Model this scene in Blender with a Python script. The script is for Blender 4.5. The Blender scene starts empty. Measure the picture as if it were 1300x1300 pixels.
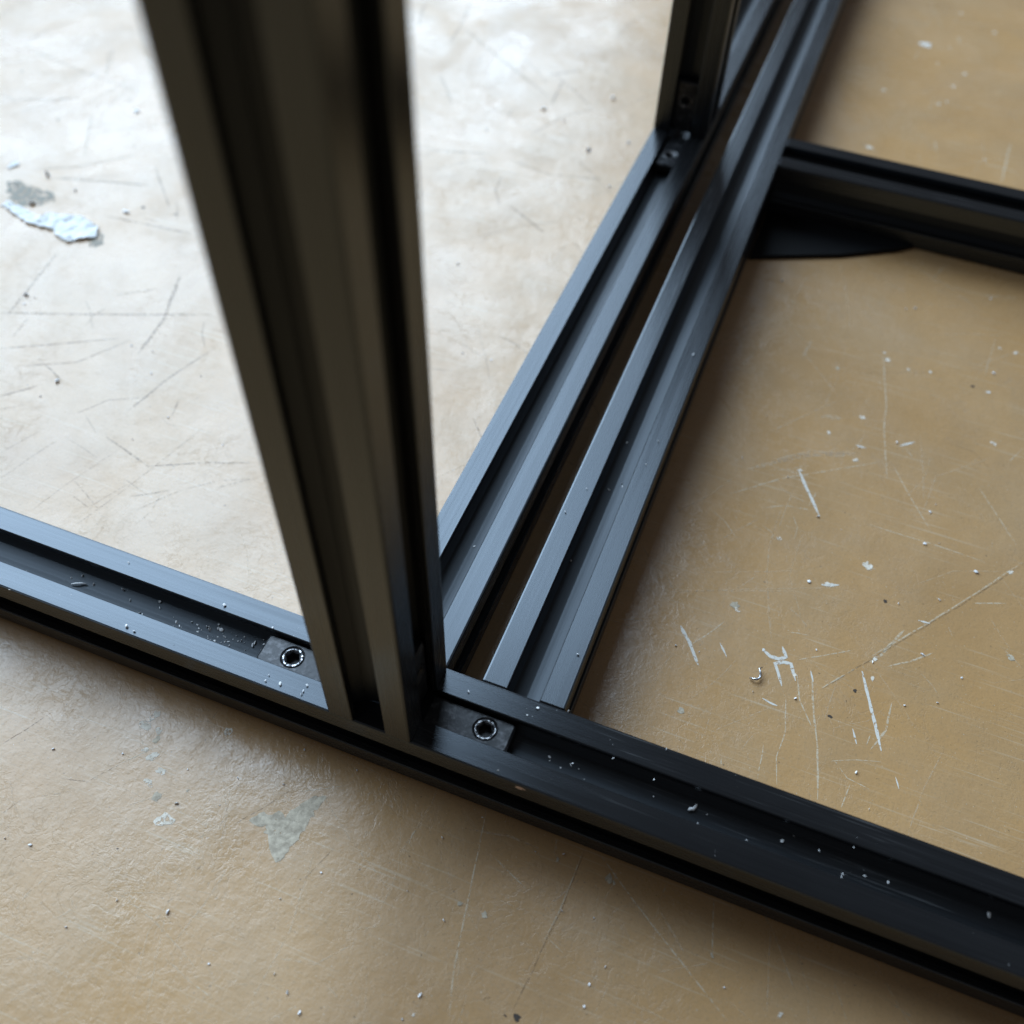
import bpy, bmesh, math, random
from mathutils import Vector, Matrix, noise
MM = 0.001
sc = bpy.context.scene
col = sc.collection
random.seed(7)

# ------------------------------------------------------------------ camera
cam_d = bpy.data.cameras.new("camera"); cam = bpy.data.objects.new("camera", cam_d); col.objects.link(cam)
cam.location = (68.5*MM, -77.7*MM, 217.0*MM)
cam.rotation_euler = (0.66344, -0.02515, 0.37097)
cam_d.sensor_width = 36; cam_d.sensor_height = 36; cam_d.lens = 34.202
cam_d.clip_start = 0.005; cam_d.clip_end = 60
cam_d.dof.use_dof = True; cam_d.dof.focus_distance = 0.232; cam_d.dof.aperture_fstop = 11.0
sc.camera = cam

# ------------------------------------------------------------------ room light
w = bpy.data.worlds.new("World"); sc.world = w; w.use_nodes = True
bg = w.node_tree.nodes["Background"]; bg.inputs[0].default_value = (0.92, 0.94, 1.0, 1); bg.inputs[1].default_value = 0.085

def doorway(name, az, dist, az_right, az_left, z0, z1, L, color):
    """open doorway: upright rectangle at az degrees left/right of +Y, reaching from az_left to az_right; L = its radiance"""
    A = math.radians(az); n = Vector((math.sin(A), math.cos(A), 0)); u = Vector((math.cos(A), -math.sin(A), 0))
    r = dist*math.tan(math.radians(az_right-az)); l = dist*math.tan(math.radians(az_left-az))
    d = bpy.data.lights.new(name, 'AREA'); d.shape = 'RECTANGLE'; d.size = r-l; d.size_y = z1-z0
    d.energy = L*math.pi*d.size*d.size_y; d.color = color
    o = bpy.data.objects.new(name, d); col.objects.link(o)
    o.location = n*dist + u*(r+l)/2 + Vector((0, 0, (z0+z1)/2))
    o.rotation_euler = (-n).to_track_quat('-Z', 'Y').to_euler()
    return o
doorway("doorway_daylight", -50, 2.0, -13, -90, 0.62, 3.9, 7.2, (0.61, 0.795, 1.0))

vs = sc.view_settings
vs.view_transform = 'Standard'; vs.look = 'None'; vs.exposure = 0.27; vs.gamma = 1

# ------------------------------------------------------------------ helpers
def tag(o, label=None, cat=None, group=None, kind=None):
    if label: o['label'] = label
    if cat: o['category'] = cat
    if group: o['group'] = group
    if kind: o['kind'] = kind
    return o
def obj(name, bm, mat, parent=None, smooth=False):
    me = bpy.data.meshes.new(name); bm.to_mesh(me); bm.free()
    o = bpy.data.objects.new(name, me); col.objects.link(o)
    if mat: me.materials.append(mat)
    if smooth:
        for p in me.polygons: p.use_smooth = True
    o.parent = parent
    return o
class N:
    """small node-tree helper"""
    def __init__(s, name):
        s.m = bpy.data.materials.new(name); s.m.use_nodes = True; s.t = s.m.node_tree
        s.b = s.t.nodes["Principled BSDF"]; s.out = s.t.nodes["Material Output"]
    def n(s, typ, **kw):
        x = s.t.nodes.new(typ)
        for k, v in kw.items(): setattr(x, k, v)
        return x
    def l(s, a, b): s.t.links.new(a, b)
    def coord(s, scale=(1, 1, 1), rot=(0, 0, 0), loc=(0, 0, 0)):
        c = s.n('ShaderNodeTexCoord'); m = s.n('ShaderNodeMapping')
        m.inputs['Scale'].default_value = scale; m.inputs['Rotation'].default_value = rot; m.inputs['Location'].default_value = loc
        s.l(c.outputs['Object'], m.inputs['Vector']); return m.outputs['Vector']
    def noise(s, vec, scale, detail=4, rough=.55, dist=0):
        x = s.n('ShaderNodeTexNoise'); x.inputs['Scale'].default_value = scale; x.inputs['Detail'].default_value = detail
        x.inputs['Roughness'].default_value = rough; x.inputs['Distortion'].default_value = dist
        s.l(vec, x.inputs['Vector']); return x.outputs['Fac']
    def ramp(s, fac, *stops):
        x = s.n('ShaderNodeValToRGB'); e = x.color_ramp.elements
        while len(e) < len(stops): e.new(.5)
        for el, (p, c) in zip(e, stops):
            el.position = p; el.color = (c, c, c, 1) if not isinstance(c, tuple) else (*c, 1)
        s.l(fac, x.inputs['Fac']); return x.outputs['Color']
    def math(s, op, a, b=None, clamp=False):
        x = s.n('ShaderNodeMath', operation=op, use_clamp=clamp)
        for i, v in enumerate((a, b)):
            if v is None: continue
            if isinstance(v, (int, float)): x.inputs[i].default_value = v
            else: s.l(v, x.inputs[i])
        return x.outputs[0]
    def mix(s, fac, a, b):
        x = s.n('ShaderNodeMix', data_type='RGBA')
        for i, v in ((0, fac), (6, a), (7, b)):
            if isinstance(v, (int, float)): x.inputs[i].default_value = v
            elif isinstance(v, tuple): x.inputs[i].default_value = (*v, 1)
            else: s.l(v, x.inputs[i])
        return x.outputs[2]
    def bump(s, h, strength, dist, normal=None):
        x = s.n('ShaderNodeBump'); x.inputs['Strength'].default_value = strength; x.inputs['Distance'].default_value = dist
        s.l(h, x.inputs['Height'])
        if normal is not None: s.l(normal, x.inputs['Normal'])
        return x.outputs['Normal']

# ------------------------------------------------------------------ materials
def mat_anodised(inside=False):
    k = N("black_anodised_slot" if inside else "black_anodised"); b = k.b
    long = k.coord((1, 1, .0025))                       # every profile is drawn along its own Z
    fine = k.noise(long, 3200, 3, .6); mid = k.noise(long, 1300, 3, .6)
    wide = k.noise(k.coord((1, 1, .06)), 210, 4, .65)
    worn = k.ramp(k.noise(k.coord((1, 1, .12)), 60, 5, .65), (.45, 0.), (.75, 1.))
    streak = k.ramp(fine, (.35, 0.), (.7, 1.))
    c = k.mix(k.math('MULTIPLY', streak, .6), (.004, .0042, .0048), (.013, .013, .014))
    c = k.mix(k.math('MULTIPLY', worn, .3), c, (.03, .03, .03))
    dust = k.ramp(k.noise(k.coord(), 3000, 2, .6), (.74, 0.), (.79, 1.))
    rub = k.ramp(k.noise(k.coord((1, 1, .02)), 2100, 2, .6), (.60, 0.), (.72, 1.))
    gate = k.ramp(k.noise(k.coord((1, 1, .25), loc=(1, 2, 3)), 55, 3, .6), (.46, 0.), (.62, 1.))
    rub = k.math('MULTIPLY', rub, gate)
    c = k.mix(k.math('MULTIPLY', rub, .5), c, (.10, .10, .10))
    c = k.mix(k.math('MULTIPLY', dust, .5), c, (.22, .20, .17))
    k.l(c, b.inputs['Base Color'])
    r = k.math('ADD', k.math('MULTIPLY', mid, .20), k.math('MULTIPLY', wide, .18))
    k.l(k.math('ADD', k.math('ADD', r, .26 if inside else .075), k.math('MULTIPLY', rub, .12)), b.inputs['Roughness'])
    b.inputs['IOR'].default_value = 1.55 if inside else 1.74
    b.inputs['Specular Tint'].default_value = (.80, .90, 1.0, 1)   # cold sheen of the black oxide film
    b.inputs['Anisotropic'].default_value = .35 if inside else .85        # drawn and brushed along its length
    vt = k.n('ShaderNodeVectorTransform', vector_type='VECTOR', convert_from='OBJECT', convert_to='WORLD'); vt.inputs[0].default_value = (0, 0, 1)
    ge = k.n('ShaderNodeNewGeometry'); cr = k.n('ShaderNodeVectorMath', operation='CROSS_PRODUCT')
    k.l(vt.outputs[0], cr.inputs[0]); k.l(ge.outputs['True Normal'], cr.inputs[1]); k.l(cr.outputs[0], b.inputs['Tangent'])
    h = k.math('ADD', k.math('MULTIPLY', fine, .6), mid)
    nb = k.bump(h, .30, .000008)
    wav = k.noise(k.coord((1, 1, .12)), 160, 1, .5)
    k.l(k.bump(wav, .12, .00005, nb), b.inputs['Normal'])
    return k.m
def mat_connector():
    k = N("black_zinc"); b = k.b
    n1 = k.noise(k.coord(), 700, 5, .65)
    c = k.mix(k.ramp(n1, (.5, 0.), (.72, 1.)), (.018, .019, .021), (.10, .10, .105))
    k.l(c, b.inputs['Base Color']); b.inputs['Metallic'].default_value = .35
    k.l(k.math('ADD', k.math('MULTIPLY', n1, .3), .2), b.inputs['Roughness'])
    k.l(k.bump(n1, .5, .00012), b.inputs['Normal']); return k.m
def mat_plain(name, c, rough=.5, metal=0., spec=.5):
    k = N(name); k.b.inputs['Roughness'].default_value = rough; k.b.inputs['Metallic'].default_value = metal
    n1 = k.noise(k.coord(), 900, 4, .6)
    k.l(k.mix(k.ramp(n1, (.3, 0.), (.7, 1.)), tuple(v*.8 for v in c), tuple(min(1, v*1.15) for v in c)), k.b.inputs['Base Color'])
    k.l(k.bump(n1, .3, .00002), k.b.inputs['Normal']); return k.m
def mat_floor():
    k = N("painted_concrete"); b = k.b
    v = k.coord()
    big = k.noise(v, 6, 4, .6); med = k.noise(v, 38, 5, .62); fine = k.noise(v, 420, 4, .6); grain = k.noise(v, 1500, 3, .6)
    c = k.mix(k.ramp(big, (.35, 0.), (.65, 1.)), (.490, .277, .108), (.495, .304, .145))
    c = k.mix(k.math('MULTIPLY', k.ramp(med, (.42, 0.), (.68, 1.)), .45), c, (.41, .270, .145))
    st = k.ramp(k.noise(k.coord(loc=(7, 3, 0)), 14, 5, .65, .5), (.44, 0.), (.66, 1.)); c = k.mix(k.math('MULTIPLY', st, .4), c, (.36, .203, .085))
    c = k.mix(k.math('MULTIPLY', k.ramp(grain, (.52, 0.), (.75, 1.)), .35), c, (.20, .15, .09))
    # scuffs: fine directional rub marks at three angles
    for i, (rz, sx) in enumerate(((.35, .014), (1.25, .02), (-.55, .016), (2.3, .025), (.9, .02))):
        s_ = k.noise(k.coord((sx, 1, 1), (0, 0, rz), (i*.37, i*.21, 0)), 1300, 2, .5)
        m_ = k.ramp(k.noise(k.coord((1, 1, 1), loc=(i*.9+.3, .2, 0)), 26, 3, .6), (.48, 0.), (.62, 1.))
        line = k.math('MULTIPLY', k.ramp(s_, (.64, 0.), (.70, 1.)), m_)
        c = k.mix(k.math('MULTIPLY', line, .40), c, (.58, .47, .33))
    spk = k.ramp(k.noise(v, 1900, 1, .5), (.735, 0.), (.76, 1.)); c = k.mix(k.math('MULTIPLY', spk, .6), c, (.62, .55, .44))
    dk = k.ramp(k.noise(k.coord(loc=(3, 1, 0)), 900, 2, .5), (.72, 0.), (.76, 1.)); c = k.mix(k.math('MULTIPLY', dk, .6), c, (.09, .065, .04))
    # hairline wrinkles and crinkles of the paint film
    def ridge(scale, seed, wd, dist):
        q = k.noise(k.coord(loc=(seed, seed*.7, 0)), scale, 4, .6, dist)
        return k.ramp(k.math('ABSOLUTE', k.math('SUBTRACT', q, .5)), (.0, 1.), (wd, 0.))
    gate = k.ramp(k.noise(k.coord(loc=(1, 5, 0)), 30, 4, .65), (.42, 0.), (.62, 1.))
    wr = k.math('MULTIPLY', ridge(120, 2., .018, .6), gate)
    w2 = k.math('MULTIPLY', ridge(260, 7., .035, .9), k.ramp(k.noise(k.coord(loc=(4, 2, 0)), 55, 4, .65), (.40, 0.), (.6, 1.)))
    c = k.mix(k.math('MULTIPLY', wr, .14), c, (.16, .12, .075))
    c = k.mix(k.math('MULTIPLY', w2, .03), c, (.20, .15, .10))
    wr = k.math('ADD', k.math('MULTIPLY', wr, .36), k.math('MULTIPLY', w2, .26))
    k.l(c, b.inputs['Base Color'])
    cloud = k.ramp(k.noise(k.coord(loc=(2, 9, 0)), 22, 6, .68, .8), (.36, 0.), (.66, 1.))
    r = k.math('ADD', k.math('MULTIPLY', cloud, .20), k.math('MULTIPLY', grain, .12))
    k.l(k.math('ADD', k.math('ADD', r, .16), k.math('MULTIPLY', wr, .38)), b.inputs['Roughness'])
    b.inputs['IOR'].default_value = 1.64
    h = k.math('ADD', k.math('MULTIPLY', fine, .55), k.math('MULTIPLY', grain, .22))
    h = k.math('SUBTRACT', h, k.math('MULTIPLY', wr, .55))
    n1 = k.bump(h, .55, .00022)
    n2 = k.bump(med, .35, .0012, n1)
    k.l(n2, b.inputs['Normal'])
    return k.m
def mat_mark(name, c, alpha, rough=.5, lo=.38, hi=.56, sc_=900):
    """a scratch or scuff: broken up so the paint shows through"""
    k = N(name); b = k.b; b.inputs['Base Color'].default_value = (*c, 1); b.inputs['Roughness'].default_value = rough
    f = k.ramp(k.noise(k.coord(), sc_, 4, .65), (lo, 0.), (hi, 1.))
    k.l(k.math('MULTIPLY', f, alpha), b.inputs['Alpha']); return k.m
def mat_patch(name, c1, c2, rough=.6, lo=.36, hi=.40, asc=420):
    """chipped-off film: broken edges, rough inside"""
    k = N(name); b = k.b; v = k.coord()
    n1 = k.noise(v, 600, 5, .65); k.l(k.mix(k.ramp(n1, (.38, 0.), (.62, 1.)), c1, c2), b.inputs['Base Color'])
    b.inputs['Roughness'].default_value = rough
    k.l(k.ramp(k.noise(k.coord(loc=(.3, .1, 0)), asc, 6, .7), (lo, 0.), (hi, 1.)), b.inputs['Alpha'])
    k.l(k.bump(n1, .7, .0003), b.inputs['Normal']); return k.m
ALU = mat_anodised(); ALU_IN = mat_anodised(True); CONN = mat_connector(); FLOOR = mat_floor()
BRIGHT = mat_plain("bare_steel", (.55, .55, .56), .28, 1.)
def mat_worn(name):
    k = N(name); f = k.ramp(k.noise(k.coord(), 1100, 4, .7), (.46, 0.), (.58, 1.))
    k.l(k.mix(f, (.03, .03, .032), (.62, .62, .63)), k.b.inputs['Base Color']); k.b.inputs['Metallic'].default_value = .8
    k.l(k.math('ADD', k.math('MULTIPLY', f, -.15), .42), k.b.inputs['Roughness'])
    k.l(k.bump(f, .5, .00008), k.b.inputs['Normal']); return k.m
DARKHOLE = mat_plain("dark_socket", (.012, .012, .013), .5)
WHITE = mat_patch("white_plaster", (.62, .62, .60), (.88, .88, .87), .5, .33, .40, 240)
CRUMB = mat_plain("white_crumb", (.95, .94, .92), .22)
CORNER_BLACK = mat_plain("matte_black", (.004, .004, .0045), .6)
CORNER_BLACK.node_tree.nodes["Principled BSDF"].inputs['Specular IOR Level'].default_value = .18

# ------------------------------------------------------------------ setting: the floor
bm = bmesh.new(); bmesh.ops.create_grid(bm, x_segments=8, y_segments=8, size=4.0)
floor = tag(obj('floor', bm, FLOOR), kind='structure', label='worn tan painted concrete floor with scratches and chips')

# marks on the floor and crumbs, in millimetres
SCR = [('L', 0.5, [(101.4, 188.7),(105.4, 166.5),(106.2, 155.7),(109.8, 136.2)]),('L', 0.35, [(111.0, 141.7),(117.7, 130.7),(123.9, 121.4)]),('L', 0.35, [(135.5, 143.0),(146.7, 126.2)]),('M', 0.8, [(84.7, 129.6),(90.6, 119.6),(93.8, 114.3)]),('L', 0.4, [(68.1, 112.7),(80.8, 124.2),(107.4, 142.2)]),('F', 1.6, [(70.1, 123.5),(84.1, 135.1),(100.9, 143.4)]),('F', 0.5, [(72.8, 140.4),(91.2, 163.5)]),('F', 0.5, [(76.2, 181.3),(90.9, 164.8)]),('L', 0.4, [(79.0, 111.8),(84.5, 114.7),(91.3, 115.7)]),('L', 0.35, [(106.7, 116.7),(128.6, 116.5),(139.3, 115.8)]),('M', 0.9, [(98.4, 91.0),(103.0, 92.7)]),('F', 2.5, [(77.0, 129.6),(87.3, 137.8),(99.3, 141.8)]),('F', 0.3, [(60.2, 72.8),(81.1, 82.4),(103.9, 92.2)]),('F', 0.3, [(64.6, 81.5),(92.1, 93.3)]),('F', 0.4, [(83.1, 112.9),(82.6, 98.7),(84.2, 87.3),(88.5, 72.6)]),('F', 0.4, [(69.8, 220.9),(68.3, 200.9)]),('F', 0.4, [(116.3, 248.2),(111.3, 235.0)]),('L', 0.3, [(135.2, 212.5),(133.3, 192.9)]),('L', 0.4, [(129.5, 234.7),(141.1, 237.8)]),('F', 0.4, [(84.8, 122.1),(83.7, 106.0)]),('D', 0.3, [(92.8, 177.1),(105.6, 182.8),(122.1, 189.4)]),('D', 0.3, [(124.4, 157.8),(132.5, 157.2),(138.3, 151.7)]),('F', 0.4, [(69.5, 95.6),(77.5, 106.4)]),('F', 0.4, [(89.3, 174.5),(87.2, 158.9)]),('M', 0.9, [(111.6, 150.8),(115.7, 154.2)]),('F', 2.2, [(87.1, 153.9),(93.4, 155.9)]),('M', 0.8, [(99.1, 146.0),(102.3, 146.0)]),('F', 1.4, [(77.9, 188.4),(76.8, 178.4)]),('F', 0.9, [(108.1, 102.0),(111.4, 101.7)]),('D', 0.5, [(104.0, 59.3),(114.8, 73.3),(135.1, 99.5),(149.6, 119.3)]),('L', 0.5, [(104.1, 59.7),(111.5, 69.1)]),('L', 0.45, [(114.6, 74.0),(125.3, 87.6),(135.0, 100.1),(149.2, 119.8)]),('L', 0.8, [(114.2, 71.9),(116.8, 75.3),(121.3, 85.0)]),('M', 0.6, [(124.3, 89.4),(127.4, 89.6)]),('M', 0.95, [(66.3, 64.1),(69.8, 60.1),(72.0, 56.7),(73.6, 54.5)]),('M', 0.6, [(77.1, 63.1),(79.9, 59.4)]),('M', 0.9, [(88.1, 65.1),(90.2, 63.8),(92.3, 64.0),(94.0, 65.2),(92.5, 67.9)]),('M', 0.9, [(94.6, 56.6),(93.0, 60.0),(91.7, 62.3),(93.6, 63.5),(95.5, 63.8),(97.6, 59.3)]),('M', 0.45, [(90.7, 51.4),(92.7, 50.8),(94.7, 50.7)]),('L', 0.55, [(100.9, 63.7),(103.5, 51.7),(105.9, 44.0),(108.3, 30.5)]),('L', 0.35, [(96.3, 54.1),(98.0, 44.3),(97.3, 37.3),(98.7, 30.5)]),('F', 0.35, [(94.7, 56.1),(96.6, 52.4)]),('M', 0.75, [(112.8, 68.5),(114.7, 63.3),(116.5, 58.7),(118.9, 52.7),(120.6, 47.9)]),('L', 0.6, [(121.2, 62.3),(120.8, 54.3),(118.1, 47.7)]),('M', 0.5, [(113.1, 51.6),(114.7, 47.6)]),('L', 0.5, [(116.9, 48.5),(117.6, 52.2)]),('M', 0.4, [(124.5, 42.9),(125.6, 40.1)]),('L', 0.35, [(114.8, 37.0),(113.7, 30.3)]),('L', 0.35, [(96.7, 65.3),(103.0, 69.4),(110.0, 74.0)]),('L', 0.35, [(85.0, 32.3),(85.5, 30.1)]),('L', 0.5, [(118.7, 72.3),(123.6, 75.7),(129.1, 80.8)]),('L', 0.3, [(93.7, 39.2),(94.2, 30.3)]),('F', 0.3, [(79.8, 45.6),(79.7, 36.9)]),('L', 0.35, [(69.2, 57.9),(72.7, 62.8),(76.7, 69.5)]),('F', 0.3, [(73.2, 42.9),(78.7, 51.5),(82.3, 59.5)]),('F', 0.3, [(80.7, 37.3),(88.1, 44.6),(93.6, 50.3)]),('F', 0.35, [(62.3, 74.2),(73.6, 78.8),(93.4, 86.7)]),('F', 0.35, [(76.7, 80.0),(81.7, 87.4)]),('F', 0.4, [(84.8, 86.5),(86.8, 76.9),(89.8, 68.3)]),('F', 0.3, [(106.2, 51.0),(107.2, 63.0)]),('L', 0.4, [(137.3, 100.4),(145.7, 103.8)]),('M', 0.5, [(100.6, 63.6),(101.8, 60.8)]),('F', 0.4, [(141.4, 98.2),(148.2, 89.0)]),('F', 0.5, [(145.1, 89.7),(151.5, 84.6)]),('L', 0.4, [(132.0, 90.3),(133.2, 87.8)]),('L', 0.4, [(37.8, -0.1),(39.7, -9.0),(41.2, -16.9),(43.0, -26.3),(44.4, -33.5),(47.3, -43.3)]),('D', 0.45, [(61.9, -0.9),(61.2, -15.1),(60.3, -22.1),(59.4, -30.6),(58.4, -38.3)]),('L', 0.3, [(61.6, -0.9),(60.9, -15.0),(59.9, -22.0)]),('L', 0.4, [(65.2, -0.3),(72.4, -5.2),(80.1, -10.3),(88.9, -15.9),(99.6, -22.6)]),('F', 0.6, [(81.2, -7.2),(88.3, -13.6)]),('L', 0.35, [(91.3, -0.5),(93.7, -11.4)]),('F', 0.4, [(104.2, -2.0),(106.8, -18.6)]),('F', 0.8, [(55.0, -0.7),(55.8, -3.7),(57.3, -5.2)]),('D', 0.6, [(52.0, -37.2),(53.6, -36.2)]),('L', 0.3, [(43.6, -9.6),(47.0, -11.1),(52.6, -13.5)]),('F', 0.3, [(48.2, -17.6),(52.5, -17.9)]),('L', 0.3, [(60.3, -21.1),(64.6, -22.9)]),('F', 0.3, [(81.5, -26.2),(88.2, -27.2)]),('F', 0.3, [(83.9, -19.1),(93.5, -13.4)]),('F', 0.3, [(74.1, -31.5),(75.5, -23.7)]),('F', 0.35, [(80.7, -0.5),(80.5, -4.7)]),('F', 0.35, [(41.6, -18.8),(42.5, -22.6),(47.4, -25.9)]),('F', 0.6, [(36.8, -5.7),(45.0, -4.0),(52.2, -4.0)]),('D', 0.4, [(-74.0, -28.5),(-70.9, -22.5),(-68.3, -16.9)]),('D', 0.4, [(-49.7, -28.2),(-45.2, -21.6)]),('L', 0.4, [(-45.3, -21.5),(-39.5, -14.2)]),('D', 0.6, [(-15.6, -36.2),(-15.3, -34.9)]),('D', 0.5, [(-18.1, -44.6),(-16.2, -42.0)]),('D', 0.35, [(-13.5, -24.5),(-8.8, -18.0),(-5.1, -12.0)]),('F', 0.3, [(-23.5, -37.1),(-19.5, -31.2),(-14.4, -21.8)]),('F', 0.4, [(-18.7, -17.3),(-16.7, -21.9),(-16.0, -26.9)]),('D', 0.3, [(-55.9, -29.9),(-49.7, -28.2)]),('F', 0.4, [(-58.3, -35.5),(-50.9, -31.0)]),('D', 0.3, [(-63.0, -41.9),(-61.0, -37.3)]),('F', 0.3, [(-29.0, -46.9),(-23.2, -44.3),(-16.4, -42.0)]),('F', 0.3, [(-12.2, -54.0),(-3.6, -56.2)]),('F', 0.5, [(-38.1, -49.8),(-35.5, -52.8),(-37.3, -55.5)]),('F', 0.5, [(20.9, -46.2),(25.2, -47.8)]),('F', 0.3, [(13.1, -57.1),(17.8, -52.0)]),('F', 0.5, [(24.2, -29.2),(26.5, -30.9)]),('F', 0.4, [(28.3, -41.7),(31.0, -47.9)]),('F', 0.4, [(-36.2, -73.2),(-34.4, -69.0)]),('D', 0.3, [(-14.3, -33.4),(-14.4, -32.0)]),('D', 0.3, [(7.0, -29.8),(9.7, -21.0)]),('F', 0.3, [(-4.5, -25.5),(-4.4, -30.9)]),('F', 0.4, [(-42.9, -66.8),(-38.1, -64.3),(-32.4, -63.9),(-26.7, -64.7)]),('D', 0.35, [(-134.3, 45.9),(-128.9, 58.2)]),('D', 0.35, [(-127.7, 37.7),(-125.1, 47.5),(-121.6, 57.5)]),('D', 0.35, [(-112.6, 30.6),(-108.6, 45.2),(-103.1, 60.7)]),('D', 0.35, [(-98.4, 30.5),(-94.3, 43.1),(-90.0, 58.5),(-85.4, 77.2)]),('D', 0.35, [(-120.7, 58.3),(-107.1, 55.0)]),('D', 0.35, [(-98.0, 39.5),(-93.3, 49.8)]),('D', 0.35, [(-108.1, 45.4),(-94.7, 38.8)]),('D', 0.35, [(-95.0, 51.2),(-85.3, 48.5)]),('D', 0.35, [(-121.4, 68.4),(-113.7, 63.1)]),('D', 0.35, [(-106.0, 40.7),(-97.3, 38.5)]),('D', 0.55, [(-85.5, 42.6),(-81.6, 49.2),(-77.5, 54.6)]),('D', 0.4, [(-77.5, 54.6),(-69.1, 61.5),(-61.0, 65.3)]),('D', 0.9, [(-163.3, 87.8),(-164.6, 97.3)]),('d', 0.9, [(-174.8, 95.8),(-148.9, 105.9),(-110.4, 122.0)]),('d', 1.2, [(-121.9, 96.6),(-123.6, 113.5),(-131.3, 135.3)]),('d', 0.8, [(-110.2, 74.0),(-106.6, 91.4),(-101.3, 107.4)]),('d', 0.7, [(-163.4, 81.8),(-146.5, 91.6),(-131.8, 100.5)]),('d', 0.6, [(-149.5, 82.8),(-135.7, 77.2)]),('d', 0.6, [(-92.2, 57.6),(-75.6, 66.2),(-65.2, 70.1)]),('D', 0.4, [(-145.8, 60.1),(-140.0, 64.5)]),('d', 0.6, [(-109.8, 62.9),(-91.6, 57.8)]),('d', 0.7, [(-149.4, 64.5),(-141.7, 72.7)]),('D', 0.5, [(-69.3, 58.4),(-61.2, 65.6)]),('d', 0.6, [(-98.6, 83.8),(-96.8, 77.7)]),('d', 1.2, [(-256.8, 205.9),(-244.0, 211.2),(-233.1, 217.4)]),('d', 1.3, [(-207.1, 165.9),(-189.3, 171.4),(-171.2, 176.3)]),('d', 0.8, [(-281.7, 243.7),(-251.0, 236.6),(-210.3, 230.7)]),('d', 0.9, [(-175.5, 153.7),(-159.0, 155.3),(-140.7, 156.9)]),('d', 0.8, [(-145.0, 117.9),(-140.2, 122.0),(-135.0, 125.6)]),('d', 0.8, [(-176.3, 187.2),(-156.4, 166.8)]),('d', 1, [(-218.1, 167.3),(-204.1, 175.1),(-187.9, 191.3)]),('d', 0.8, [(-171.9, 95.8),(-177.5, 129.7)]),('d', 0.8, [(-283.1, 245.4),(-281.9, 260.6),(-275.8, 273.5)]),('d', 0.7, [(-205.8, 183.4),(-221.2, 209.3)]),('d', 1, [(-245.7, 255.1),(-234.2, 237.4)]),('D', 1.2, [(-104.3, 295.2),(-97.9, 286.9),(-90.4, 276.3)]),('d', 1.0, [(-119.0, 365.7),(-113.8, 341.5),(-111.6, 322.4)]),('d', 1.0, [(-112.9, 339.4),(-83.9, 318.1),(-54.7, 297.4)]),('d', 1.4, [(-107.4, 371.0),(-90.9, 370.3)]),('d', 0.9, [(-84.2, 240.2),(-61.2, 247.5)]),('d', 1.1, [(-53.7, 313.2),(-51.7, 292.3)]),('d', 0.9, [(-41.4, 218.1),(-24.1, 207.7)]),('d', 0.8, [(-51.7, 266.0),(-43.9, 285.4),(-33.6, 296.1)]),('d', 1.0, [(-131.2, 331.1),(-138.1, 354.3)]),('d', 0.8, [(-52.6, 246.6),(-35.1, 243.3),(-14.9, 248.5)]),('d', 1.2, [(-60.9, 314.5),(-48.6, 324.5)]),('L', 0.9, [(132.2, 340.1),(131.2, 321.1),(130.6, 309.8)]),('F', 0.8, [(86.3, 459.1),(95.4, 430.7)]),('L', 0.7, [(123.2, 319.7),(131.7, 319.9),(136.7, 317.9)]),('F', 0.8, [(70.3, 439.4),(75.3, 421.6)]),('L', 0.6, [(102.9, 426.3),(104.8, 419.5)]),('L', 0.7, [(111.7, 361.3),(116.1, 362.2)]),('F', 0.9, [(97.9, 354.1),(98.5, 362.5)]),('F', 1.2, [(74.4, 316.3),(82.7, 309.8)]),('L', 0.6, [(102.4, 330.0),(104.4, 322.1)]),('F', 0.8, [(87.2, 406.1),(86.9, 395.0)])]
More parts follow.
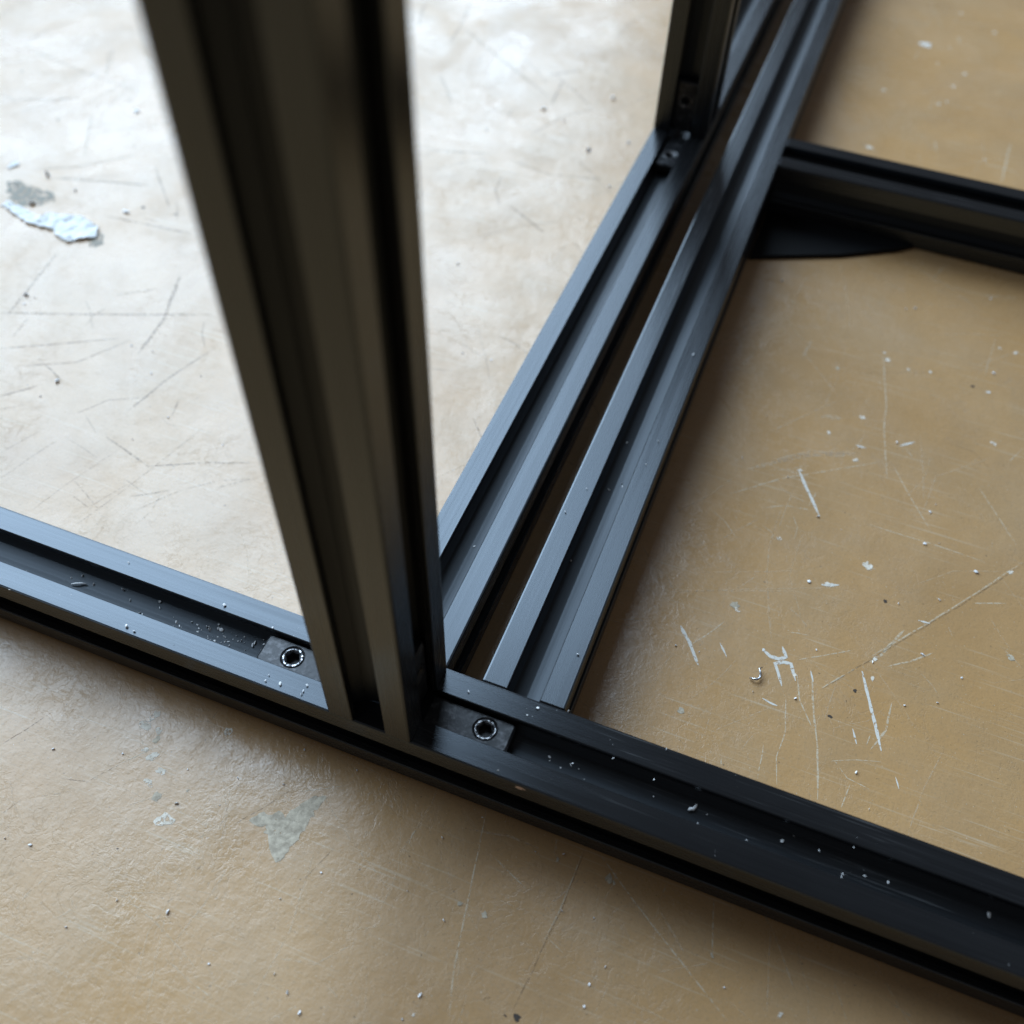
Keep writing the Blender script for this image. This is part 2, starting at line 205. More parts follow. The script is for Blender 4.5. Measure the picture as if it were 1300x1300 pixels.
BLOBS = [('grey', [(2.8, -10.9),(1.2, -11.4),(-0.2, -12.4),(-1.4, -13.9),(-3.1, -17.1),(-3.6, -18.2),(-5.4, -17.8),(-6.4, -19.4),(-8.8, -19.3),(-9.6, -20.7),(-10.8, -22.7),(-8.4, -22.7),(-6.5, -22.0),(-6.3, -23.7),(-5.1, -24.0),(-4.0, -25.7),(-1.9, -27.4),(-0.1, -28.5),(1.0, -24.4),(1.7, -18.7),(2.3, -14.3)]),('pale',(-45.6, -11.4),0.94),('pale',(-44.9, -8.4),0.94),('pale',(-41.8, -11.4),0.61),('grey',(-41.0, -13.4),1.01),('pale',(-42.0, -16.7),0.54),('pale',(-39.4, -17.8),0.94),('pale',(-35.7, -19.8),0.74),('pale',(-36.7, -23.2),0.88),('grey',(-32.9, -25.3),1.21),('pale',(-28.4, -29.2),1.35),('pale',(-26.4, -5.4),0.61),('grey',(-27.3, -21.5),0.4),('grey',(78.1, 75.7),1.45),('pale',(79.2, 74.4),0.94),('grey',(72.9, 40.6),1.16),('chalk',(88.1, 65.1),0.65),('pale',(96.8, 61.1),0.8),('pale',(146.2, 114.9),0.87),('pale',(115.6, 67.3),0.73),('grey',(148.0, 87.0),1.02),('pale',(115.5, 73.4),0.73),('dark',(107.4, 52.8),0.58),('dark',(111.9, 62.2),0.51),('dark',(115.4, 92.2),0.58),('pale',(99.0, 158.6),1.16),('pale',(100.1, 139.8),0.89),('pale',(138.3, 162.9),1.16),('chalk',(135.1, 185.5),0.81),('pale',(116.6, 187.7),0.81),('pale',(109.8, 186.1),0.63),('pale',(141.8, 208.1),1.07),('pale',(102.9, 188.1),1.07),('pale',(101.2, 191.2),0.72),('pale',(84.5, 102.1),1.07),('pale',(109.3, 101.9),1.61),('pale',(90.5, 148.0),0.72),('pale',(137.0, 208.4),0.63),('grey',(88.3, 177.8),0.72),('pale',(100.3, 91.8),1.25),('pale',(85.2, 129.4),0.81),('dark',(130.1, 186.2),0.81),('chalk',(90.3, 411.7),2.45),('chalk',(87.8, 411.9),1.44),('pale',(109.4, 391.3),1.15),('pale',(96.7, 395.7),0.87),('pale',(105.7, 377.7),0.79),('pale',(101.1, 360.0),1.08),('pale',(104.2, 363.3),0.87),('pale',(72.8, 420.9),1.01),('pale',(77.5, 361.9),1.01),('pale',(119.0, 437.4),0.87),('pale',(102.3, 450.8),0.87),('pale',(100.5, 412.9),0.65),('pale',(104.2, 425.5),0.58),('pale',(78.4, 313.7),1.59),('pale',(123.3, 323.2),0.65),('grey',(68.7, -4.6),1.03),('grey',(70.0, -5.1),0.51),('grey',(46.3, -21.7),0.71),('grey',(40.5, -21.5),0.58),('dark',(59.8, -37.6),0.77),('dark',(57.5, -38.2),0.32),('pale',(40.3, -44.8),0.51),('grey',(93.7, -11.7),0.58),('grey',(56.9, -4.9),0.58),('pale',(109.4, -17.6),0.77),('dark',(-230.8, 200.1),1.23),('dark',(-268.6, 225.4),1.23),('dark',(-152.3, 164.5),1.23),('dark',(-165.5, 163.4),1.44),('dark',(-213.4, 224.0),0.92),('olive', [(-220.7, 156.6),(-218.5, 159.3),(-211.5, 158.8),(-201.2, 157.4),(-197.0, 153.4),(-203.2, 148.2),(-208.4, 145.2),(-216.3, 150.8)]),('olive', [(-173.6, 139.6),(-172.3, 144.8),(-168.2, 143.5),(-165.7, 140.7),(-167.0, 136.9),(-170.3, 137.3)])]
CRUMBS = [(-205.8, 217.9, 0.15, 1.43),(-209.7, 166.3, 0.15, 1.65),(-203.6, 149.1, 0.15, 1.32),(-169.5, 158.5, 0.15, 1.32),(-172.5, 106.3, 0.15, 1.1),(-194.7, 162.5, 0.15, 0.88),(-216.2, 156.6, 0.15, 0.55),(-226.7, 166.8, 0.15, 0.99),(-137.2, 76.4, 0.15, 1.08),(-172.6, 106.3, 0.15, 0.81),(-118.1, 99.3, 0.15, 0.4),(-112.9, 90.7, 0.15, 0.47),(-97.4, 76.6, 0.15, 0.4),(-98.0, 95.6, 0.15, 0.34),(-76.3, 73.2, 0.15, 0.34),(-170.3, 102.5, 0.15, 0.4),(-169.2, 106.4, 0.15, 0.34),(-125.9, 99.0, 0.15, 0.4),(-102.0, 65.0, 0.15, 0.27),(-26.1, 265.0, 0.15, 1.25),(-29.1, 306.7, 0.15, 1.15),(-53.3, 287.1, 0.15, 0.96),(-42.3, 281.7, 0.15, 0.67),(-13.2, 277.1, 0.15, 0.87),(-10.8, 244.7, 0.15, 0.77),(-45.7, 178.4, 0.15, 0.48),(-69.1, 262.6, 0.15, 0.58),(-16.5, -46.0, 0.15, 0.64),(-27.9, -25.1, 0.15, 0.51),(-46.3, -19.5, 0.15, 0.32),(-18.3, -14.7, 0.15, 0.38),(-7.4, -2.8, 0.15, 0.38),(-27.8, -48.0, 0.15, 0.38),(-62.0, -24.5, 0.15, 0.38),(-7.8, -12.1, 0.15, 0.32),(-52.4, -45.0, 0.15, 0.45),(-2.8, -51.7, 0.15, 0.32),(18.9, -52.9, 0.15, 0.51),(-34.4, -56.4, 0.15, 0.38),(-58.5, -45.9, 0.15, 0.32),(4.3, -34.9, 0.15, 0.32),(10.6, -48.4, 0.15, 0.26),(14.8, -50.5, 0.15, 0.51),(6.4, -2.8, 0.15, 0.26),(9.8, -26.7, 0.15, 0.26),(-30.1, -17.2, 0.15, 0.26),(126.6, 79.2, 0.15, 0.51),(118.7, 92.7, 0.15, 0.44),(124.1, 62.7, 0.15, 0.36),(136.7, 76.0, 0.15, 0.36),(115.6, 40.5, 0.15, 0.51),(66.8, 57.8, 0.15, 0.44),(88.9, 57.8, 0.15, 0.36),(98.4, 54.4, 0.15, 0.36),(88.2, 52.2, 0.15, 0.36),(131.7, 66.5, 0.15, 0.36),(100.8, 70.2, 0.15, 0.36),(137.6, 111.2, 0.15, 0.51),(95.1, 90.6, 0.15, 0.51),(128.8, 98.1, 0.15, 0.44),(114.9, 72.1, 0.15, 0.36),(37.8, -2.3, 0.15, 0.32),(57.7, -3.3, 0.15, 0.38),(51.7, -5.1, 0.15, 0.32),(73.5, -22.1, 0.15, 0.38),(71.8, -30.8, 0.15, 0.38),(71.5, -26.5, 0.15, 0.32),(61.3, -14.8, 0.15, 0.38),(38.7, -26.0, 0.15, 0.45),(97.5, -16.8, 0.15, 0.26),(68.2, -13.7, 0.15, 0.26),(40.0, -41.1, 0.15, 0.45),(31.2, -9.9, 0.15, 0.32),(28.9, -23.3, 0.15, 0.26),(62.4, 214.5, 0.15, 0.59),(132.1, 233.5, 0.15, 0.33),(83.5, 218.5, 0.15, 0.33),(100.1, 145.3, 0.15, 0.5),(135.9, 195.1, 0.15, 0.5),(123.0, 115.8, 0.15, 0.59),(123.1, 128.0, 0.15, 0.5),(71.3, 147.5, 0.15, 0.33),(68.2, 127.5, 0.15, 0.42),(110.5, 151.9, 0.15, 0.42),(105.2, 216.3, 0.15, 0.42),(108.1, 217.9, 0.15, 0.42),(137.2, 111.3, 0.15, 0.67),(93.3, 114.0, 0.15, 0.5),(82.3, 125.5, 0.15, 0.42),(26.9, 16.1, 20.45, 0.3),(41.1, 15.6, 20.45, 0.22),(42.7, 18.1, 20.45, 0.3),(46.6, 34.3, 20.45, 0.45),(49.3, 19.9, 20.45, 0.3),(71.9, 19.4, 20.45, 0.3),(-12.9, 2.1, 20.45, 0.35),(-7.3, 1.6, 20.45, 0.2),(-7.3, 2.4, 20.45, 0.3),(-16.4, 3.0, 20.45, 0.2),(-16.4, 1.5, 20.45, 0.25),(-7.2, 4.0, 20.45, 0.25),(-53.3, 1.8, 20.45, 0.4),(-50.9, 1.4, 20.45, 0.3),(-35.4, 15.4, 20.45, 0.35),(-21.8, 14.2, 20.45, 0.2),(61.8, 13.0, 20.45, 0.25),(39.9, 1.3, 20.45, 0.25),(-84.6, -0.1, 20.45, 0.3),(-63.4, 17.2, 20.45, 0.2),(54.1, 8.7, 20.45, 0.2),(71.3, 11.7, 20.45, 0.2),(41.2, 86.2, 20.45, 0.35),(45.5, 105.5, 20.45, 0.3),(30.1, 72.6, 20.45, 0.3),(44.8, 96.0, 20.45, 0.25),(45.5, 142.9, 20.45, 0.25),(32.7, 82.1, 20.45, 0.25),(106.8, 9.7, 20.45, 0.25),(113.3, 13.0, 20.45, 0.25),(116.3, 8.0, 20.45, 0.25),(112.1, 6.7, 20.45, 0.3),(53.4, 11.0, 14.6, 0.4),(51.5, 9.6, 14.6, 0.25),(48.4, 11.0, 14.6, 0.35),(48.7, 10.3, 14.6, 0.2),(60.9, 14.4, 14.6, 0.2),(55.3, 10.8, 14.6, 0.2),(57.2, 9.0, 14.6, 0.2),(84.2, 11.3, 14.6, 0.2),(82.8, 8.5, 14.6, 0.3),(93.4, 9.0, 14.6, 0.25),(100.4, 11.6, 14.6, 0.5),(102.3, 13.4, 14.6, 0.3),(113.4, 8.7, 14.6, 0.35),(142.5, 12.2, 14.6, 0.75),(122.5, 11.3, 14.6, 0.35),(141.4, 7.9, 14.6, 0.35),(72.4, 10.9, 14.6, 0.2),(-38.3, 11.1, 14.6, 0.5),(-35.6, 11.9, 14.6, 0.45),(-36.5, 12.0, 14.6, 0.3),(-34.2, 10.8, 14.6, 0.35),(-39.4, 11.5, 14.6, 0.3),(-41.8, 11.1, 14.6, 0.25),(-43.5, 11.3, 14.6, 0.25),(-26.7, 11.1, 14.6, 0.5),(-26.5, 11.9, 14.6, 0.4),(-29.8, 11.2, 14.6, 0.3),(-29.5, 12.3, 14.6, 0.25),(-24.2, 12.3, 14.6, 0.3),(-46.9, 9.9, 14.6, 0.5),(-53.5, 13.1, 14.6, 0.3),(-52.7, 11.7, 14.6, 0.3),(-63.9, 12.8, 14.6, 0.4),(-71.6, 11.4, 14.6, 0.35),(-75.6, 12.5, 14.6, 0.3),(-60.8, 11.0, 14.6, 0.3),(-77.9, 11.1, 14.6, 0.2),(-56.5, 8.7, 14.6, 0.3),(-55.6, 8.6, 14.6, 0.2),(-40.2, 10.3, 14.6, 0.2),(-31.5, 11.9, 14.6, 0.2),(37.1, 89.2, 14.6, 0.35),(39.8, 92.7, 14.6, 0.25),(36.7, 107.3, 14.6, 0.3),(37.4, 89.0, 14.6, 0.3),(35.5, 62.7, 14.6, 0.3),(10.8, 57.9, 14.6, 0.3),(42.3, 123.2, 14.6, 0.3)]

def strip(bm, pts, w, z, jit=.12, taper=True):
    """an uneven ribbon lying on the floor along a polyline (millimetres)"""
    P = [Vector((x, y)) for x, y in pts]; Q = []
    for a, b in zip(P, P[1:]):
        n = max(2, int((b-a).length/1.6))
        for i in range(n): Q.append(a.lerp(b, i/n))
    Q.append(P[-1]); n = len(Q); prev = None
    ph = random.random()*50
    for i, q in enumerate(Q):
        d = (Q[min(i+1, n-1)]-Q[max(i-1, 0)]).normalized(); nn = Vector((-d.y, d.x))
        q = q + nn*noise.noise(Vector((i*.35, ph, 0)))*jit*1.6
        e = min(i, n-1-i)/max(1, n*.18); ww = w*.5*(min(1, .25+e) if taper else 1)*(.75+.5*random.random())
        a = bm.verts.new(((q.x+nn.x*ww)*MM, (q.y+nn.y*ww)*MM, z*MM)); b = bm.verts.new(((q.x-nn.x*ww)*MM, (q.y-nn.y*ww)*MM, z*MM))
        if prev: bm.faces.new((prev[0], prev[1], b, a))
        prev = (a, b)
kinds = {'L': ('pale_scratch', mat_mark("scratch_pale", (.76, .64, .46), .64, hi=.54), .030),
         'F': ('faint_scratch', mat_mark("scratch_faint", (.74, .60, .42), .42, lo=.40, hi=.60), .034),
         'D': ('dark_scratch', mat_mark("scratch_dark", (.14, .10, .065), .34, .6), .038),
         'd': ('faint_dark_scratch', mat_mark("scratch_dark_faint", (.15, .12, .09), .36, .6), .042),
         'M': ('chalky_mark', mat_mark("mark_chalky", (.74, .70, .62), .92, .6, .36, .46), .046)}
for kk, (nm, mt, z) in kinds.items():
    bm = bmesh.new()
    for kd, wd, pts in SCR:
        if kd == kk: strip(bm, pts, wd*(1.0 if kk == 'M' else .6 if kk == 'D' else .8), z)
    if kk in 'LFd':                                              # plus the countless small random ones
        for i in range({'L': 60, 'F': 300, 'd': 170}[kk]):
            if kk == 'd': x, y = random.uniform(-330, 10), random.uniform(25, 420)
            else: x, y = random.uniform(-60, 170), random.uniform(-90, 430)
            a = random.choice((.3, 1.2, 1.6, -.5, 2.4))+random.gauss(0, .35); L = random.uniform(3, 26)*(1.4 if kk != 'L' else .6)
            c = random.gauss(0, .12)
            strip(bm, [(x, y), (x+math.cos(a)*L*.5, y+math.sin(a)*L*.5), (x+math.cos(a+c)*L, y+math.sin(a+c)*L)], random.uniform(.12, .38)*(1.3 if kk == 'd' else 1), z)
    tag(obj(nm, bm, mt, floor), kind='stuff')

def ragged(bm, cx, cy, r, z, n=11, rise=0):
    e = random.uniform(.5, 1); a0 = random.random()*3; vs_ = []
    for i in range(n):
        a = i/n*2*math.pi; rr = r*random.uniform(.55, 1.15)
        x, y = math.cos(a)*rr, math.sin(a)*rr*e
        vs_.append(bm.verts.new(((cx+x*math.cos(a0)-y*math.sin(a0))*MM, (cy+x*math.sin(a0)+y*math.cos(a0))*MM, z*MM)))
    c = bm.verts.new((cx*MM, cy*MM, (z+rise)*MM))
    for i in range(n): bm.faces.new((vs_[i], vs_[(i+1) % n], c))
pm = {'grey': mat_patch("bare_concrete", (.36, .295, .21), (.60, .51, .375)), 'pale': mat_patch("chipped_paint", (.66, .575, .46), (.86, .78, .66), .75, .43, .47, 700),
      'chalk': mat_patch("chalk", (.70, .66, .6), (.8, .77, .7), .8, .40, .45, 900), 'dark': mat_plain("dark_grime", (.05, .035, .025), .6), 'olive': mat_mark("exposed_undercoat", (.20, .18, .12), .75, .5, .36, .54, 350)}
zz = .055
for bl in BLOBS:
    zz += .0006
    bm = bmesh.new()
    if len(bl) == 2:
        vs_ = []
        for (x0, y0), (x1, y1) in zip(bl[1], bl[1][1:]+bl[1][:1]):
            L = math.hypot(x1-x0, y1-y0); n = max(1, int(L/.8))
            for i in range(n):
                t = i/n; j = .22 if L < 12 and bl[0] != 'olive' else .06
                if bl[0] == 'olive': j = .5
                vs_.append(bm.verts.new(((x0+(x1-x0)*t+random.gauss(0, j))*MM, (y0+(y1-y0)*t+random.gauss(0, j))*MM, zz*MM)))
        bm.faces.new(vs_)
    else: ragged(bm, bl[1][0], bl[1][1], bl[2]*(1.9 if bl[0] == 'pale' and bl[1][0] < 20 else .6 if bl[0] == 'dark' and bl[1][0] < 0 else 1.1), zz)
    obj({'grey': 'bare_patch', 'pale': 'paint_chip', 'chalk': 'chalk_spot', 'dark': 'grime_spot', 'olive': 'undercoat_patch'}[bl[0]], bm, pm[bl[0]], floor)

# ------------------------------------------------------------------ the T-slot profile (20 mm)
S, K, LIP, IN, DEP = 20., 7.8, 1.7, 5.6, 6.4        # side, slot mouth, lip, half width inside, slot depth
def outline():
    c, r = S/2, .55
    q = []                                            # one side, from the middle of the slot to the corner, mirrored and turned
    half = [(0, c-DEP), (.35, c-DEP+.05), (3.4, c-DEP+.62), (IN, c-DEP+2.4), (IN, c-LIP), (K/2, c-LIP), (K/2, c-.22), (K/2+.22, c), (c-r, c), (c-r*.3, c-r*.3)]
    side = [(-x, y) for x, y in reversed(half[1:-1])] + half
    for k in range(4):
        a = -k*math.pi/2
        for x, y in side: q.append((x*math.cos(a)-y*math.sin(a), x*math.sin(a)+y*math.cos(a)))
    return q
OUT = outline()
def profile(name, length, parent, origin, axis, mat=ALU, chamfer=.25):
    """extruded along its own Z; origin = middle of its start, axis = 'x','y','z' (millimetres)"""
    bm = bmesh.new(); n = len(OUT); rings = []
    bore = [(2.1*math.cos(i/16*2*math.pi), 2.1*math.sin(i/16*2*math.pi)) for i in range(16)]
    def ring(pts, z, s=1.): return [bm.verts.new((x*s*MM, y*s*MM, z*MM)) for x, y in pts]
    zs = [(0, 1-chamfer/10.), (chamfer, 1.)] + [(length*i/12, 1.) for i in range(1, 12)] + [(length-chamfer, 1.), (length, 1-chamfer/10.)]
    rings = [ring(OUT, z, s) for z, s in zs]
    for a, b in zip(rings, rings[1:]):
        for i in range(n): bm.faces.new((a[i], a[(i+1) % n], b[(i+1) % n], b[i]))
    b0, b1 = ring(bore, 0), ring(bore, length)
    for i in range(16): bm.faces.new((b0[(i+1) % 16], b0[i], b1[i], b1[(i+1) % 16]))
    for o_, i_ in ((rings[0], b0), (rings[-1], b1)):
        es = []
        for L in (o_, i_):
            for i in range(len(L)):
                es.append(bm.edges.get((L[i], L[(i+1) % len(L)])))
        bmesh.ops.triangle_fill(bm, edges=es, use_beauty=True)
    bmesh.ops.recalc_face_normals(bm, faces=bm.faces)
    for f in bm.faces:                                 # the inside of the slots keeps the dull drawn surface
        m = f.calc_center_median()/MM
        if max(abs(m.x), abs(m.y)) < S/2-LIP+.2 and abs(f.normal.z) < .5: f.material_index = 1
    o = obj(name, bm, mat, parent)
    o.data.materials.append(ALU_IN)
    o.location = Vector(origin)*MM
    o.rotation_euler = {'z': (0, 0, 0), 'x': (math.radians(90), 0, math.radians(90)), 'y': (math.radians(-90), 0, 0)}[axis]
    return o
def rounded(bm, x0, x1, y0, y1, z0, z1, bev=.4):
    vs_ = bmesh.ops.create_cube(bm, size=1)['verts']
    for v in vs_: v.co = Vector(((x0 if v.co.x < 0 else x1)*MM, (y0 if v.co.y < 0 else y1)*MM, (z0 if v.co.z < 0 else z1)*MM))
    es = list({e for v in vs_ for e in v.link_edges})
    bmesh.ops.bevel(bm, geom=es, offset=bev*MM, segments=2, affect='EDGES')
def tube(bm, cx, cy, z0, z1, ro, ri, n=28):
    R4 = []
    for r, z in ((ro, z0), (ro, z1-.12), (ro-.12, z1), (ri+.12, z1), (ri, z1-.15), (ri*.9, z0)):
        R4.append([bm.verts.new(((cx+r*math.cos(i/n*2*math.pi))*MM, (cy+r*math.sin(i/n*2*math.pi))*MM, z*MM)) for i in range(n)])
    for a, b in zip(R4, R4[1:]):
        for i in range(n): bm.faces.new((a[i], a[(i+1) % n], b[(i+1) % n], b[i]))
    bm.faces.new(R4[-1])
def screw(parent, u, top, mat):
    """hollow grub screw with a six-sided socket; parent frame: u along the arm, top = its face height"""
    bm = bmesh.new(); n = 36
    rr = [(2.5, top-1.5, 0), (2.5, top+.12, 0), (2.36, top+.3, 0), (2.02, top+.3, 0), (1.78, top+.02, 0), (1.66, top-.25, 1), (1.6, top-2.2, 1)]
    R = []
    for r, z, hexa in rr:
        ring = []
        for i in range(n):
            a = i/n*2*math.pi; q = r
            if hexa: q = r*math.cos(math.pi/6)/math.cos((a % (math.pi/3))-math.pi/6)
            ring.append(bm.verts.new(((u+q*math.cos(a))*MM, q*math.sin(a)*MM, z*MM)))
        R.append(ring)
    for a, b in zip(R, R[1:]):
        for i in range(n): bm.faces.new((a[i], a[(i+1) % n], b[(i+1) % n], b[i]))
    bm.faces.new(R[-1]); bmesh.ops.recalc_face_normals(bm, faces=bm.faces)
    for f in bm.faces:
        m = f.calc_center_median(); m.x -= u*MM; m.z = 0
        if m.length < 1.74*MM: f.material_index = 1
    o = obj('grub_screw', bm, mat, parent); o.data.materials.append(DARKHOLE)
    return o
def arm_bm(L, hole, half=3.75, z0=-4.7, z1=-1.9, n=28):
    """one leg of an inner corner bracket: slab with a round tapped hole; local X along the slot, Z out of it, Z=0 at the rail face"""
    bm = bmesh.new()
    def slab(z, ins):
        a = [(0, -half+ins), (L-ins-.3, -half+ins), (L-ins, -half+ins+.35), (L-ins, half-ins-.35), (L-ins-.3, half-ins), (0, half-ins)]
        return [bm.verts.new((x*MM, y*MM, z*MM)) for x, y in a]
    lo, mid_, hi = slab(z0, 0), slab(z1-.5, 0), slab(z1, .5)
    for a, b in ((lo, mid_), (mid_, hi)):
        for i in range(6): bm.faces.new((a[i], a[(i+1) % 6], b[(i+1) % 6], b[i]))
    bm.faces.new(list(reversed(lo)))
    def circ(r, z): return [bm.verts.new(((hole+r*math.cos(i/n*2*math.pi))*MM, r*math.sin(i/n*2*math.pi)*MM, z*MM)) for i in range(n)]
    c0, c1, c2 = circ(2.95, z1), circ(2.62, z1-.25), circ(2.62, z1-2.7)
    for a, b in ((c0, c1), (c1, c2)):
        for i in range(n): bm.faces.new((a[i], a[(i+1) % n], b[(i+1) % n], b[i]))
    bm.faces.new(c2)
    es = [bm.edges.get((hi[i], hi[(i+1) % 6])) for i in range(6)] + [bm.edges.get((c0[i], c0[(i+1) % n])) for i in range(n)]
    bmesh.ops.triangle_fill(bm, edges=es, use_beauty=True)
    bmesh.ops.recalc_face_normals(bm, faces=bm.faces)
    return bm

# ------------------------------------------------------------------ the frame of black rails
frame = bpy.data.objects.new('aluminium_frame', None); col.objects.link(frame)
tag(frame, 'black anodised slotted aluminium frame of long rails and two upright posts lying on tan floor', 'metal frame')
GX, H = 28.5, 20.3
Z0 = .15 + S/2
SY = 268.0   # far post
Bx = 10.
def lab(o, s): o['label'] = s; return o
lab(profile('rail', 900, frame, (-420, 10, Z0), 'x'), 'long front rail crossing the photo, with white crumbs in its slot')
lab(profile('rail', 720, frame, (Bx, 20.05, Z0), 'y'), 'receding rail that carries the far post')
lab(profile('rail', 720, frame, (GX+10, 20.05, Z0), 'y'), 'receding rail beside a narrow gap, meeting the short side rail')
lab(profile('rail', 420, frame, (GX+20.05, 262, Z0), 'x'), 'side rail running off to the right edge')
lab(profile('post', 330, frame, (Bx, 10, Z0+S/2+.03), 'z'), 'near upright post, out of focus towards its top')
lab(profile('post', 330, frame, (Bx, SY, Z0+S/2+.03), 'z'), 'far upright post standing on the receding rail')
TOP = Z0 + S/2
def bracket(loc, rz, La, Ha, Lv, Hv, scr=(BRIGHT, CONN)):
    """L-shaped inner bracket: one arm in the rail slot pointing along +X of its frame, one arm up the post slot"""
    br = bpy.data.objects.new('corner_bracket', None); col.objects.link(br); br.parent = frame
    br.location = Vector(loc)*MM; br.rotation_euler = (0, 0, rz)
    a = obj('bracket_arm', arm_bm(La, Ha), CONN, br)
    sa = screw(a, Ha, -2.4, scr[0]) if False else None
    v = obj('bracket_arm', arm_bm(Lv, Hv), CONN, br)
    v.rotation_euler = (0, math.radians(-90), math.radians(180)); v.rotation_euler = Matrix(((0, 0, 1), (0, -1, 0), (1, 0, 0))).to_euler()
    for arm, hh, mt in ((a, Ha, scr[0]), (v, Hv, scr[1])): screw(arm, hh, -2.25, mt)
    return br
WORN = mat_worn("worn_screw_steel")
bracket((20, 10, TOP), 0, 19.6, 13.4, 20, 12, (WORN, CONN))
bracket((0, 10, TOP), math.pi, 22.5, 14.6, 20, 12, (WORN, CONN))
bracket((Bx, SY-10, TOP), -math.pi/2, 19., 12.0, 18.5, 11.5, (WORN, WORN))
bracket((Bx, SY+10, TOP), math.pi/2, 19., 12.0, 18.5, 11.5)

# ------------------------------------------------------------------ thin matte black shape on the floor beside the side rail
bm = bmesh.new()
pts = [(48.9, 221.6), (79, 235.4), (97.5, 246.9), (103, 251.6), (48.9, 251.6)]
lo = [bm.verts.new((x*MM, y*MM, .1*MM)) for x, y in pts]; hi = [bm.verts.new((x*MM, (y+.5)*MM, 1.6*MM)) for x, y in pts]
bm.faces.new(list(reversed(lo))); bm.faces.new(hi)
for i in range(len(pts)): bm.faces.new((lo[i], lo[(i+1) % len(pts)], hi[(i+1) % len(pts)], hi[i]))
tag(obj('corner_black_shape', bm, CORNER_BLACK), 'thin matte black shape lying on the floor in the angle beside the side rail', 'pad')

# ------------------------------------------------------------------ loose bits
def slab_flake(name, pts, z, th, mat, rough_=.5, bulge=.6):
    fine = []
    for (x0, y0), (x1, y1) in zip(pts, pts[1:]+pts[:1]):
        n = max(1, int(math.hypot(x1-x0, y1-y0)/1.4))
        for i in range(n): fine.append((x0+(x1-x0)*i/n+random.gauss(0, .38), y0+(y1-y0)*i/n+random.gauss(0, .3)))
    pts = fine
    bm = bmesh.new(); cx = sum(p[0] for p in pts)/len(pts); cy = sum(p[1] for p in pts)/len(pts)
    lo = [bm.verts.new((x*MM, y*MM, z*MM)) for x, y in pts]
    hi = [bm.verts.new((x*MM, y*MM, (z+th*random.uniform(.7, 1.3))*MM)) for x, y in pts]
    n = len(pts)
    for i in range(n): bm.faces.new((lo[i], lo[(i+1) % n], hi[(i+1) % n], hi[i]))
    f = bm.faces.new(hi); r = bmesh.ops.triangulate(bm, faces=[f])
    bmesh.ops.subdivide_edges(bm, edges=list({e for q in r['faces'] for e in q.edges if e.verts[0] in hi and e.verts[1] in hi and not e.is_boundary}), cuts=3, use_grid_fill=True)
    for v in bm.verts:
        if v.co.z > (z+.05)*MM: v.co.z += (noise.noise(v.co*420)+.3)*bulge*MM
    return obj(name, bm, mat)
fl = [(-213.6, 143.7), (-211.6, 146.6), (-205.5, 145.6), (-197.7, 143.8), (-191.7, 147.1), (-182.6, 149.1), (-176.4, 147.7), (-171.9, 146.1), (-170.5, 141.7), (-172.4, 139.4), (-177.8, 135.6), (-183.9, 136.8), (-186.9, 139.4), (-193.7, 138.8), (-199.5, 139.4), (-206.8, 141.9)]
tag(slab_flake('plaster_flake', fl, .1, .5, WHITE), 'large ragged white plaster flake stuck on the pale floor left of the near post', 'flake')
tag(slab_flake('plaster_flake', [(-227.9, 164.8), (-226.5, 169.3), (-224.4, 168.1), (-225.6, 164.0)], .1, .4, WHITE, bulge=.2), 'tiny white sliver just beyond the large ragged white flake', 'flake')

def worm(name, pts, r, mat, label, cat):
    bm = bmesh.new(); prev = None; n = 8; P = [Vector(p) for p in pts]
    for i, q in enumerate(P):
        d = (P[min(i+1, len(P)-1)]-P[max(i-1, 0)]).normalized(); s = d.cross(Vector((0, 0, 1))).normalized(); u = s.cross(d)
        rr = r*(.55 if i in (0, len(P)-1) else random.uniform(.85, 1.1))
        ring = [bm.verts.new((q+(s*math.cos(a)+u*math.sin(a))*rr)*MM) for a in [k*2*math.pi/n for k in range(n)]]
        if prev:
            for k in range(n): bm.faces.new((prev[k], prev[(k+1) % n], ring[(k+1) % n], ring[k]))
        else: bm.faces.new(ring)
        prev = ring
    bm.faces.new(prev); bmesh.ops.recalc_face_normals(bm, faces=bm.faces)
    return tag(obj(name, bm, mat, smooth=True), label, cat)
def slot_floor(x, y):
    if y < 20.5: d = abs(y-10)
    elif x < 24: d = abs(x-Bx)
    else: d = abs(x-GX-10)
    return TOP-DEP+.25*d
zs = TOP-DEP+.55
worm('white_shaving', [(80.2, 10.6, zs), (80.5, 11.0, zs+.1), (81.1, 11.2, zs+.1), (81.4, 11.9, zs), (81.6, 12.6, zs)], .42, CRUMB, 'curved white shaving lying in the front rail slot, right of centre', 'shaving')
worm('white_shaving', [(-76.6, 9.4, zs), (-75.6, 9.9, zs+.15), (-74.4, 10.5, zs+.1), (-73.2, 10.8, zs)], .26, CRUMB, 'thin straight white sliver in the front rail slot near the left edge', 'shaving')
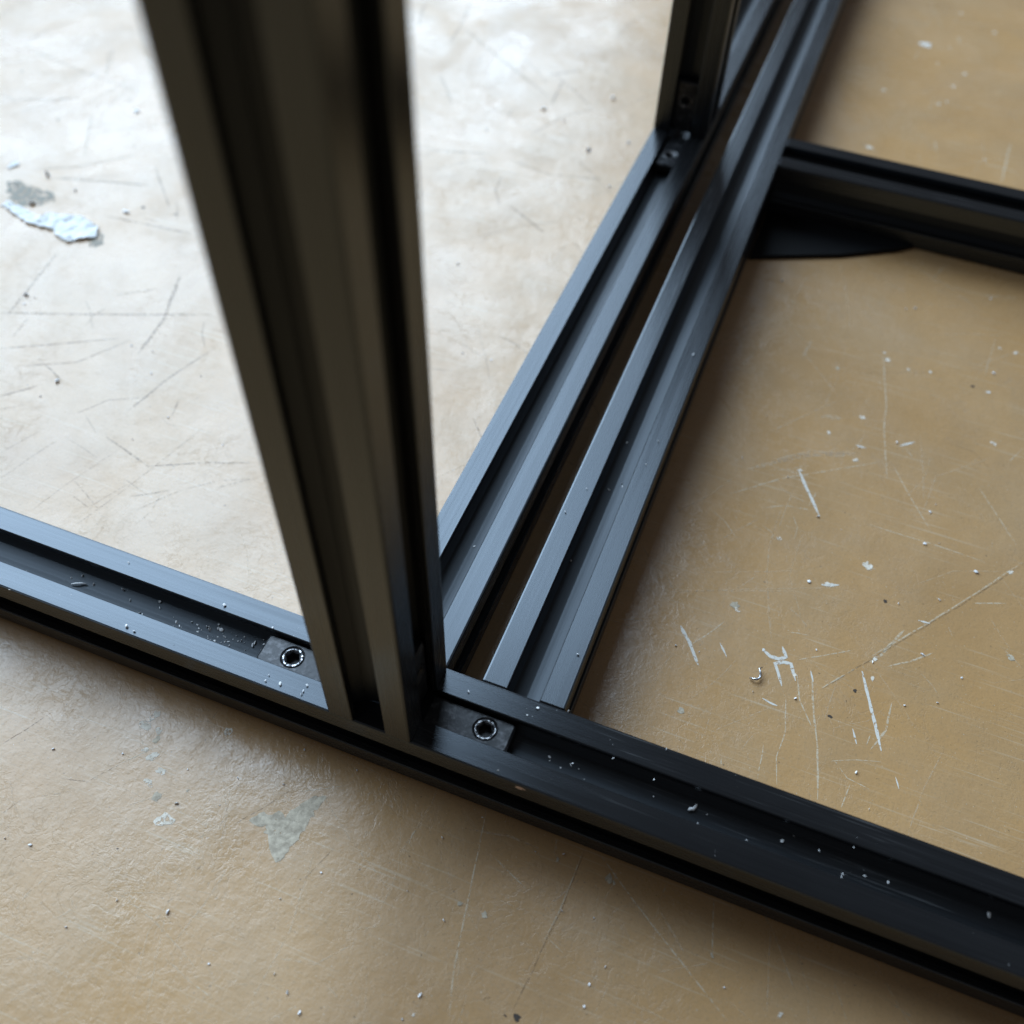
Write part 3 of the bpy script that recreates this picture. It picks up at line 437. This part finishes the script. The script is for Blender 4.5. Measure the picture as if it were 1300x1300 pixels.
worm('metal_shaving', [(86.6, 55.6, .4), (87.4, 55.3, .9), (88.4, 55.5, 1.0), (89., 56.4, .8), (88.8, 57.4, 1.2), (88.2, 58.3, 1.6), (88.8, 59.2, 1.2)], .32, BRIGHT, 'small curled silver metal shaving on the tan floor beside the chalky scratches', 'shaving')
# bare spot where the black finish is knocked off the front edge
bm = bmesh.new(); ragged(bm, 0, 0, 1., 0, 14, .1)
for v in bm.verts: v.co = Vector((v.co.x*1.7, v.co.y*.75, v.co.z))
o = obj('bare_metal_nick', bm, mat_plain("bare_aluminium_nick", (.70, .52, .44), .45), frame)
o.location = (45.5*MM, -.03*MM, 18.9*MM); o.rotation_euler = (math.radians(90), 0, 0)

def crumb(bm, x, y, z, r):
    if 14 < z < 15: z = slot_floor(x, y)
    m = Matrix.Translation(Vector((x, y, z+r*.2))*MM) @ Matrix.Rotation(random.random()*6, 4, 'Z') @ Matrix.Rotation(random.random()*3, 4, 'X')
    vs_ = bmesh.ops.create_icosphere(bm, subdivisions=1, radius=1)['verts']
    s = (random.uniform(.7, 1.25), random.uniform(.55, 1), random.uniform(.22, .4))
    for v in vs_:
        c = v.co*random.uniform(.75, 1.2); v.co = m @ Vector((c.x*s[0]*r*MM, c.y*s[1]*r*MM, c.z*s[2]*r*MM))
bm = bmesh.new(); bm2 = bmesh.new()
for x, y, z, r in CRUMBS: crumb(bm if z < 5 else bm2, x, y, z, min(r, 1.6) if z < 5 else r*(1.35 if x < -5 else 1.1))
for i in range(130):
    x, y = random.uniform(-340, 180), random.uniform(-100, 480)
    crumb(bm, x, y, .05, abs(random.gauss(.16, .1))+.05)
for i in range(46):
    x = random.gauss(-34, 7); crumb(bm2, min(x, -24), random.gauss(9.3, 1.6), 14.5, random.uniform(.1, .34))
for i in range(60):
    t = random.random()
    x, y = (random.uniform(-140, 150), random.choice((random.uniform(.6, 5.8), random.uniform(14.2, 19.4), random.uniform(6.5, 13.5))))
    crumb(bm2, x, y, TOP if not 6 < y < 14 else 14.5, random.uniform(.05, .13))
tag(obj('floor_debris', bm, CRUMB), 'fine white grit and glitter specks scattered over the floor', 'grit', kind='stuff')
tag(obj('slot_debris', bm2, CRUMB), 'fine white crumbs and dust lying in and on the black rails', 'crumbs', kind='stuff')
